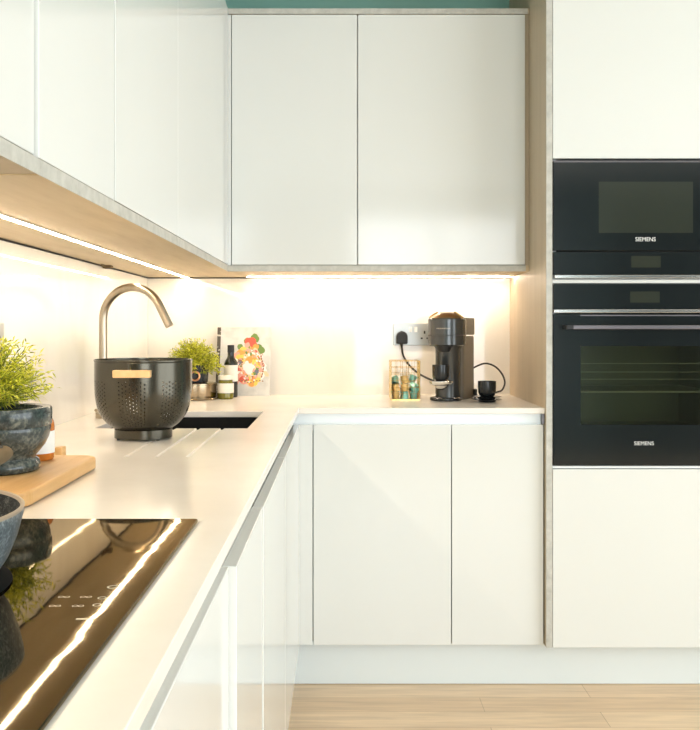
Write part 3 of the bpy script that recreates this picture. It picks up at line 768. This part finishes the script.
# ------------------------------------------------------------------ pan
pcx, pcy, pz = -.447, .85, WT + .0045
t = thing('frying_pan', 'deep blue-grey speckled pan with a wooden handle on the hob', 'pan', (pcx, pcy, pz))
obj('bowl', lathe(bmesh.new(), [(0, .0062), (.112, .0062), (.123, .011), (.1325, .025), (.1405, .045), (.146, .066), (.1465, .0705)], (pcx, pcy, pz), 96, False), M['pan_out'], t, True)
obj('rim', lathe(bmesh.new(), [(.1465, .0705), (.1468, .0730), (.1455, .0742), (.1438, .0738), (.1425, .071)], (pcx, pcy, pz), 96, False), M['pan_rim'], t, True, label='tan bare rim')
obj('cooking_surface', lathe(bmesh.new(), [(.1430, .0718), (.137, .055), (.126, .030), (.112, .0145), (.100, .0115), (0, .011)], (pcx, pcy, pz), 96, False), M['pan_in'], t, True, label='charcoal speckled cooking surface')
obj('base', lathe(bmesh.new(), [(0, .0002), (.1325, .0002), (.1358, .0014), (.134, .003), (.114, .006), (0, .006)], (pcx, pcy, pz), 96, False), M['black_matt'], t, True, label='black induction base')
# handle: oval tapered bar pointing away from the camera
hp0 = Vector((-.450, .992, pz + .058)); hp1 = Vector((-.437, 1.205, WT + .088))
bm = bmesh.new(); ax = (hp1 - hp0); Lh = ax.length; ax.normalize(); sd = Vector((1, 0, 0)); sd = (sd - ax * sd.dot(ax)).normalized(); up = sd.cross(ax)
rings = []
for k, (f, w, h) in enumerate(((0, .009, .007), (.1, .011, .008), (.35, .012, .009), (.65, .014, .010), (.85, .0155, .0105), (.95, .013, .0095), (1, .006, .005))):
    c = hp0 + ax * Lh * f
    rings.append([bm.verts.new(c + sd * w * math.cos(2 * PI * i / 20) + up * h * math.sin(2 * PI * i / 20)) for i in range(20)])
for a, b in zip(rings, rings[1:]):
    for i in range(20): bm.faces.new((a[i], a[(i + 1) % 20], b[(i + 1) % 20], b[i]))
bm.faces.new(rings[0]); bm.faces.new(rings[-1])
hh = obj('handle', bm, M['handle_wood'], t, True, label='brown wooden handle')
hc = hp0 + ax * Lh * .89
bm = bmesh.new()
a = [bm.verts.new(hc + up * .0108 + sd * .0045 * math.cos(2 * PI * i / 16) + ax * .008 * math.sin(2 * PI * i / 16)) for i in range(16)]
b = [bm.verts.new(v.co - up * .0216) for v in a]
bm.faces.new(a); bm.faces.new(b[::-1])
for i in range(16): bm.faces.new((a[i], a[(i + 1) % 16], b[(i + 1) % 16], b[i]))
obj('hanging_hole', bm, M['dark_gap'], hh, label='black hanging hole')

# ------------------------------------------------------------------ plants
def foliage(c, R, zs, n_st, leaf_l, leaf_w, seed, droop=.2, up=.25, per=14, lo=-.12, lr=(.72, 1.08)):
    rnd = random.Random(seed); lf = bmesh.new(); st = bmesh.new(); c = Vector(c)
    for s in range(n_st):
        az = rnd.uniform(0, 2 * PI); el = math.asin(rnd.uniform(lo, 1)) 
        d = Vector((math.cos(az) * math.cos(el), math.sin(az) * math.cos(el), math.sin(el)))
        ln = R * rnd.uniform(*lr)
        tip = Vector((d.x * ln, d.y * ln, d.z * ln * zs + up * R * .3 - droop * R * (1 - d.z) * .3))
        mid = Vector((tip.x * .35, tip.y * .35, tip.z * .6 + .012))
        pth = []
        for k in range(9):
            u = k / 8; pth.append(c + mid * 2 * u * (1 - u) + tip * u * u)
        tube(st, pth[:8:1], .0006, 4, False)
        for k in range(per):
            u = .30 + .70 * (k + rnd.random()) / per
            p = c + mid * 2 * u * (1 - u) + tip * u * u
            tg = (mid * (2 - 4 * u) + tip * 2 * u).normalized()
            side = Vector((rnd.gauss(0, 1), rnd.gauss(0, 1), rnd.gauss(.25, .8))).normalized()
            ld = (tg * .75 + side * .8).normalized(); l = leaf_l * rnd.uniform(.65, 1.2)
            w = ld.cross(Vector((rnd.gauss(0, 1), rnd.gauss(0, 1), rnd.gauss(0, 1)))).normalized() * leaf_w * .5
            bend = Vector((0, 0, -l * .18))
            a0 = lf.verts.new(p); a1 = lf.verts.new(p + ld * l * .45 + w); a2 = lf.verts.new(p + ld * l * .45 - w); a3 = lf.verts.new(p + ld * l + bend)
            lf.faces.new((a0, a1, a2)); lf.faces.new((a1, a3, a2))
    return lf, st
t = thing('potted_plant', 'bushy yellow-green plant growing out of the granite mortar', 'plant', (mx, my, ZBD + .042))
obj('pot', lathe(bmesh.new(), [(0, .0412), (.030, .0425), (.042, .055), (.046, .076), (.042, .078), (0, .076)], (mx, my, ZBD), 32, False), M['black'], t, True)
lf, st = foliage((mx - .010, my, ZBD + .088), .108, 1.04, 300, .0145, .0025, 4, .0, .04, 24, .28, (.5, 1.16))
obj('foliage', lf, M['leaf'], t); obj('stem', st, M['stem'], t)

# back-left group: pedestal tin, potted plant, jar, bottle, book
qx, qy = PX(194, 3.26), 3.26
t = thing('cake_tin', 'low round champagne-coloured metal tin with flared base under the potted plant', 'tin', (qx, qy, WT))
obj('base', lathe(bmesh.new(), [(0, .0003), (.092, .0003), (.095, .003), (.093, .006), (.083, .009), (0, .009)], (qx, qy, WT), 64, False), M['pedestal'], t, True)
obj('drum', lathe(bmesh.new(), [(0, .009), (.078, .009), (.079, .012), (.079, .050), (.081, .051), (.081, .056), (.078, .0575), (0, .0575)], (qx, qy, WT), 64, False), M['pedestal'], t, True)
t = thing('potted_plant', 'bushy yellow-green plant in a black pot with copper rings on the metal tin', 'plant', (qx, qy, WT + .058))
p_ = obj('pot', lathe(bmesh.new(), [(0, .0582), (.046, .0582), (.049, .061), (.053, .120), (.050, .121), (.047, .108), (0, .106)], (qx, qy, WT), 8, False), M['black_gloss'], t)
def torus(bm, c, R, r, ax, n=28, k=8):
    ax = Vector(ax).normalized(); u = ax.orthogonal().normalized(); w = ax.cross(u)
    pr = []
    for i in range(n):
        a = 2 * PI * i / n; d = math.cos(a) * u + math.sin(a) * w
        pr.append([bm.verts.new(Vector(c) + d * R + r * (math.cos(2 * PI * j / k) * d + math.sin(2 * PI * j / k) * ax)) for j in range(k)])
    for i in range(n):
        for j in range(k): bm.faces.new((pr[i][j], pr[(i + 1) % n][j], pr[(i + 1) % n][(j + 1) % k], pr[i][(j + 1) % k]))
    return bm
obj('ring_handle', torus(bmesh.new(), (qx + .012, qy - .054, WT + .083), .0155, .0032, (.15, -1, 0)), M['copper'], p_, True, label='copper ring')
lf, st = foliage((qx, qy, WT + .116), .100, .92, 420, .0135, .0034, 9, .55, .08, 20)
obj('foliage', lf, M['leaf'], t); obj('stem', st, M['stem'], t)

jx, jy = PX(225.6, 3.255), 3.255
t = thing('jar', 'small olive-green jar with cream lid and label in front of the black bottle', 'jar', (jx, jy, WT))
obj('glass', lathe(bmesh.new(), [(0, .0003), (.025, .0003), (.0285, .005), (.0285, .055), (.025, .062), (.0245, .068), (0, .068)], (jx, jy, WT), 40, False), M['jar'], t, True)
obj('label_wrap', lathe(bmesh.new(), [(.0284, .022), (.0289, .022), (.0289, .056), (.0284, .056)], (jx, jy, WT), 40, False), M['label'], t, True, label='cream paper label')
obj('lid', lathe(bmesh.new(), [(0, .0682), (.0265, .0682), (.0272, .07), (.0272, .080), (.025, .083), (0, .083)], (jx, jy, WT), 40, False), M['cream_lid'], t, True, label='cream lid')
jx, jy = PX(230.9, 3.335), 3.335
t = thing('bottle', 'slim black glass bottle with cream label in front of the book', 'bottle', (jx, jy, WT))
obj('glass', lathe(bmesh.new(), [(0, .0003), (.0225, .0003), (.0245, .004), (.0245, .122), (.021, .132), (.014, .142), (.0115, .150), (.0115, .162), (0, .162)], (jx, jy, WT), 40, False), M['bottle'], t, True)
obj('label_wrap', lathe(bmesh.new(), [(.0244, .058), (.0249, .058), (.0249, .117), (.0244, .117)], (jx, jy, WT), 40, False), M['label'], t, True, label='cream paper label')
obj('cap', lathe(bmesh.new(), [(0, .1622), (.0125, .1622), (.0125, .187), (.0115, .189), (0, .189)], (jx, jy, WT), 32, False), M['black'], t, True)

# cookbook leaning on the back wall
bw_, bh_, bt_ = .198, .258, .022
t = thing('cookbook', 'cookbook with a fruit and salad picture leaning on the back wall', 'book', (PX(242.2, 3.39), 3.388, WT + .0008), local=True)
t.rotation_euler = (math.radians(-12), 0, math.radians(-2))
obj('pages', B(-bw_ / 2 + .004, bw_ / 2 - .004, .003, bt_ - .003, .003, bh_ - .003), M['pages'], t)
bm = B(-bw_ / 2 + .0125, bw_ / 2, 0, .0025, 0, bh_); box(bm, -bw_ / 2 + .0125, bw_ / 2, bt_ - .0025, bt_, 0, bh_)
cv = obj('cover', bm, M['cover'], t, label='pale marbled cover')
bm = B(-bw_ / 2, -bw_ / 2 + .0127, -.0003, .0025, 0, bh_); box(bm, -bw_ / 2, -bw_ / 2 + .0127, bt_ - .0025, bt_ + .0003, 0, bh_); box(bm, -bw_ / 2 - .0008, -bw_ / 2 + .0015, 0, bt_, 0, bh_)
obj('spine', bm, M['binding'], t, label='dark patterned spine binding')
cols = [mat('print_' + n_, c_, .5) for n_, c_ in (('red', (.72, .10, .06)), ('orange', (.85, .36, .08)), ('yellow', (.88, .62, .12)), ('green', (.16, .26, .06)), ('pink', (.80, .38, .30)), ('white', (.86, .84, .80)), ('blue_grey', (.16, .17, .22)), ('peach', (.85, .58, .36)), ('brown', (.30, .14, .09)))]
bm = bmesh.new(); lay = [0]; rnd = random.Random(3)
def blob(px, py, r, ci, sx=1., rot=0.):
    """ink patch; px,py measured on the cover in millimetres from bottom left"""
    r *= 1.3; px = 122 + (px - 120) * 1.12; py = 130 + (py - 135) * 1.05
    lay[0] += 1; y = -.00012 - lay[0] * .000004
    x0 = -bw_ / 2 + px / 1000; z0 = py / 1000; n = 11; vs = []
    for k in range(n):
        a = 2 * PI * k / n; rr = r / 1000 * rnd.uniform(.82, 1.12)
        u, w = rr * sx * math.cos(a), rr * math.sin(a)
        vs.append(bm.verts.new((x0 + u * math.cos(rot) - w * math.sin(rot), y, z0 + u * math.sin(rot) + w * math.cos(rot))))
    f = bm.faces.new(vs); f.material_index = ci
R0, O0, Y0, G0, P0, W0, Bl, Pe, Br = range(9)
for k in range(16): blob(124 + 38 * math.cos(k * .7) * rnd.uniform(.6, 1.1), 118 + 56 * math.sin(k * .7) * rnd.uniform(.7, 1.1), 15, rnd.choice((Pe, P0, W0, Pe)))
for px_, py_, r_, c_ in ((112, 206, 11, G0), (134, 222, 10, G0), (142, 214, 9, G0), (158, 174, 12, G0), (150, 186, 10, G0), (88, 186, 9, G0), (122, 200, 17, R0), (130, 190, 13, R0), (112, 192, 9, P0), (140, 186, 9, O0),
        (100, 176, 11, Y0), (88, 164, 10, O0), (78, 156, 10, P0), (84, 150, 8, Y0), (104, 162, 12, O0), (118, 168, 11, P0), (96, 148, 9, Y0), (110, 150, 9, Pe), (92, 136, 9, Br), (86, 128, 7, Bl), (118, 138, 10, O0),
        (132, 146, 12, O0), (140, 130, 11, Y0), (150, 118, 10, Y0), (156, 128, 8, O0), (146, 108, 7, G0), (160, 104, 9, P0), (76, 108, 10, P0), (84, 96, 12, R0), (94, 84, 12, P0), (84, 72, 11, P0), (100, 70, 10, R0), (110, 80, 9, P0),
        (78, 58, 8, P0), (124, 66, 13, Y0), (138, 60, 12, Y0), (148, 70, 11, Y0), (134, 72, 8, O0), (128, 52, 8, O0), (112, 96, 10, P0), (120, 108, 17, W0), (112, 116, 12, W0), (130, 102, 9, W0), (112, 130, 5, W0),
        (144, 92, 8, Bl), (138, 100, 6, Bl), (148, 100, 5, Bl), (136, 90, 5, G0), (156, 84, 8, Pe), (152, 150, 9, P0)):
    blob(px_, py_, r_, c_)
for k in range(7): blob(140 + k * 6, 172 - k * 10 - k * k * .6, 6, (Pe, P0, W0)[k % 3], 1.8, -1.0)
for k in range(90):
    a = rnd.uniform(0, 2 * PI); q = rnd.uniform(.55, 1.05)
    blob(118 + 36 * q * math.cos(a), 122 + 64 * q * math.sin(a), rnd.uniform(1.6, 3.6), rnd.choice((R0, O0, Y0, G0, P0, W0, Pe, Br, P0, W0)), rnd.uniform(.8, 1.9), rnd.uniform(0, 3))
for k in range(10): blob(80 + 88 * (k / 9) - 2, 62 + 4 * math.sin(k), 2, Br, 1.2)
for k in range(9): blob(162 + 5 * math.sin(k * .5), 80 + k * 9, 2.2, Br, 1.6, 1.4)
obj('cover_picture', bm, cols, cv, label='printed picture of colourful fruit and salad')

# ------------------------------------------------------------------ lights
def area(name, loc, rot, sx, sy, power, col):
    l = bpy.data.lights.new(name, 'AREA'); l.shape = 'RECTANGLE'; l.size = sx; l.size_y = sy; l.energy = power; l.color = col
    o = bpy.data.objects.new(name, l); C.objects.link(o); o.location = loc; o.rotation_euler = rot
    return o
area('window_daylight', ((WX0 + WX1) / 2, YR - .12, (WZ0 + WZ1) / 2), (PI / 2, 0, 0), WX1 - WX0, WZ1 - WZ0, 54, (.90, .96, 1))
area('patio_daylight', (XR + .12, (VY0 + VY1) / 2, (VZ0 + VZ1) / 2), (PI / 2, 0, PI / 2), VY1 - VY0, VZ1 - VZ0, 86, (.91, .97, 1))
w = bpy.data.worlds.new('World'); bpy.context.scene.world = w; w.use_nodes = True
w.node_tree.nodes['Background'].inputs[0].default_value = (.85, .93, 1, 1); w.node_tree.nodes['Background'].inputs[1].default_value = 1.0

# ------------------------------------------------------------------ camera
cd = bpy.data.cameras.new('Camera'); cam = bpy.data.objects.new('Camera', cd); C.objects.link(cam)
cam.location = (0, 0, CZ); cam.rotation_euler = (PI / 2, 0, 0)
cd.sensor_width = 36; cd.lens = F / 730 * 36; cd.shift_x = (350 - VX) / 730; cd.shift_y = -(365 - VY) / 730; cd.clip_start = .02
sc = bpy.context.scene; sc.camera = cam
sc.view_settings.view_transform = 'Standard'; sc.view_settings.look = 'None'; sc.view_settings.exposure = 0.33; sc.view_settings.gamma = 1; sc.view_settings.use_curve_mapping = False
sc.cycles.use_denoising = True
sc.cycles.max_bounces = 10; sc.cycles.diffuse_bounces = 5; sc.cycles.sample_clamp_indirect = 8
sc.cycles.caustics_reflective = False; sc.cycles.caustics_refractive = False
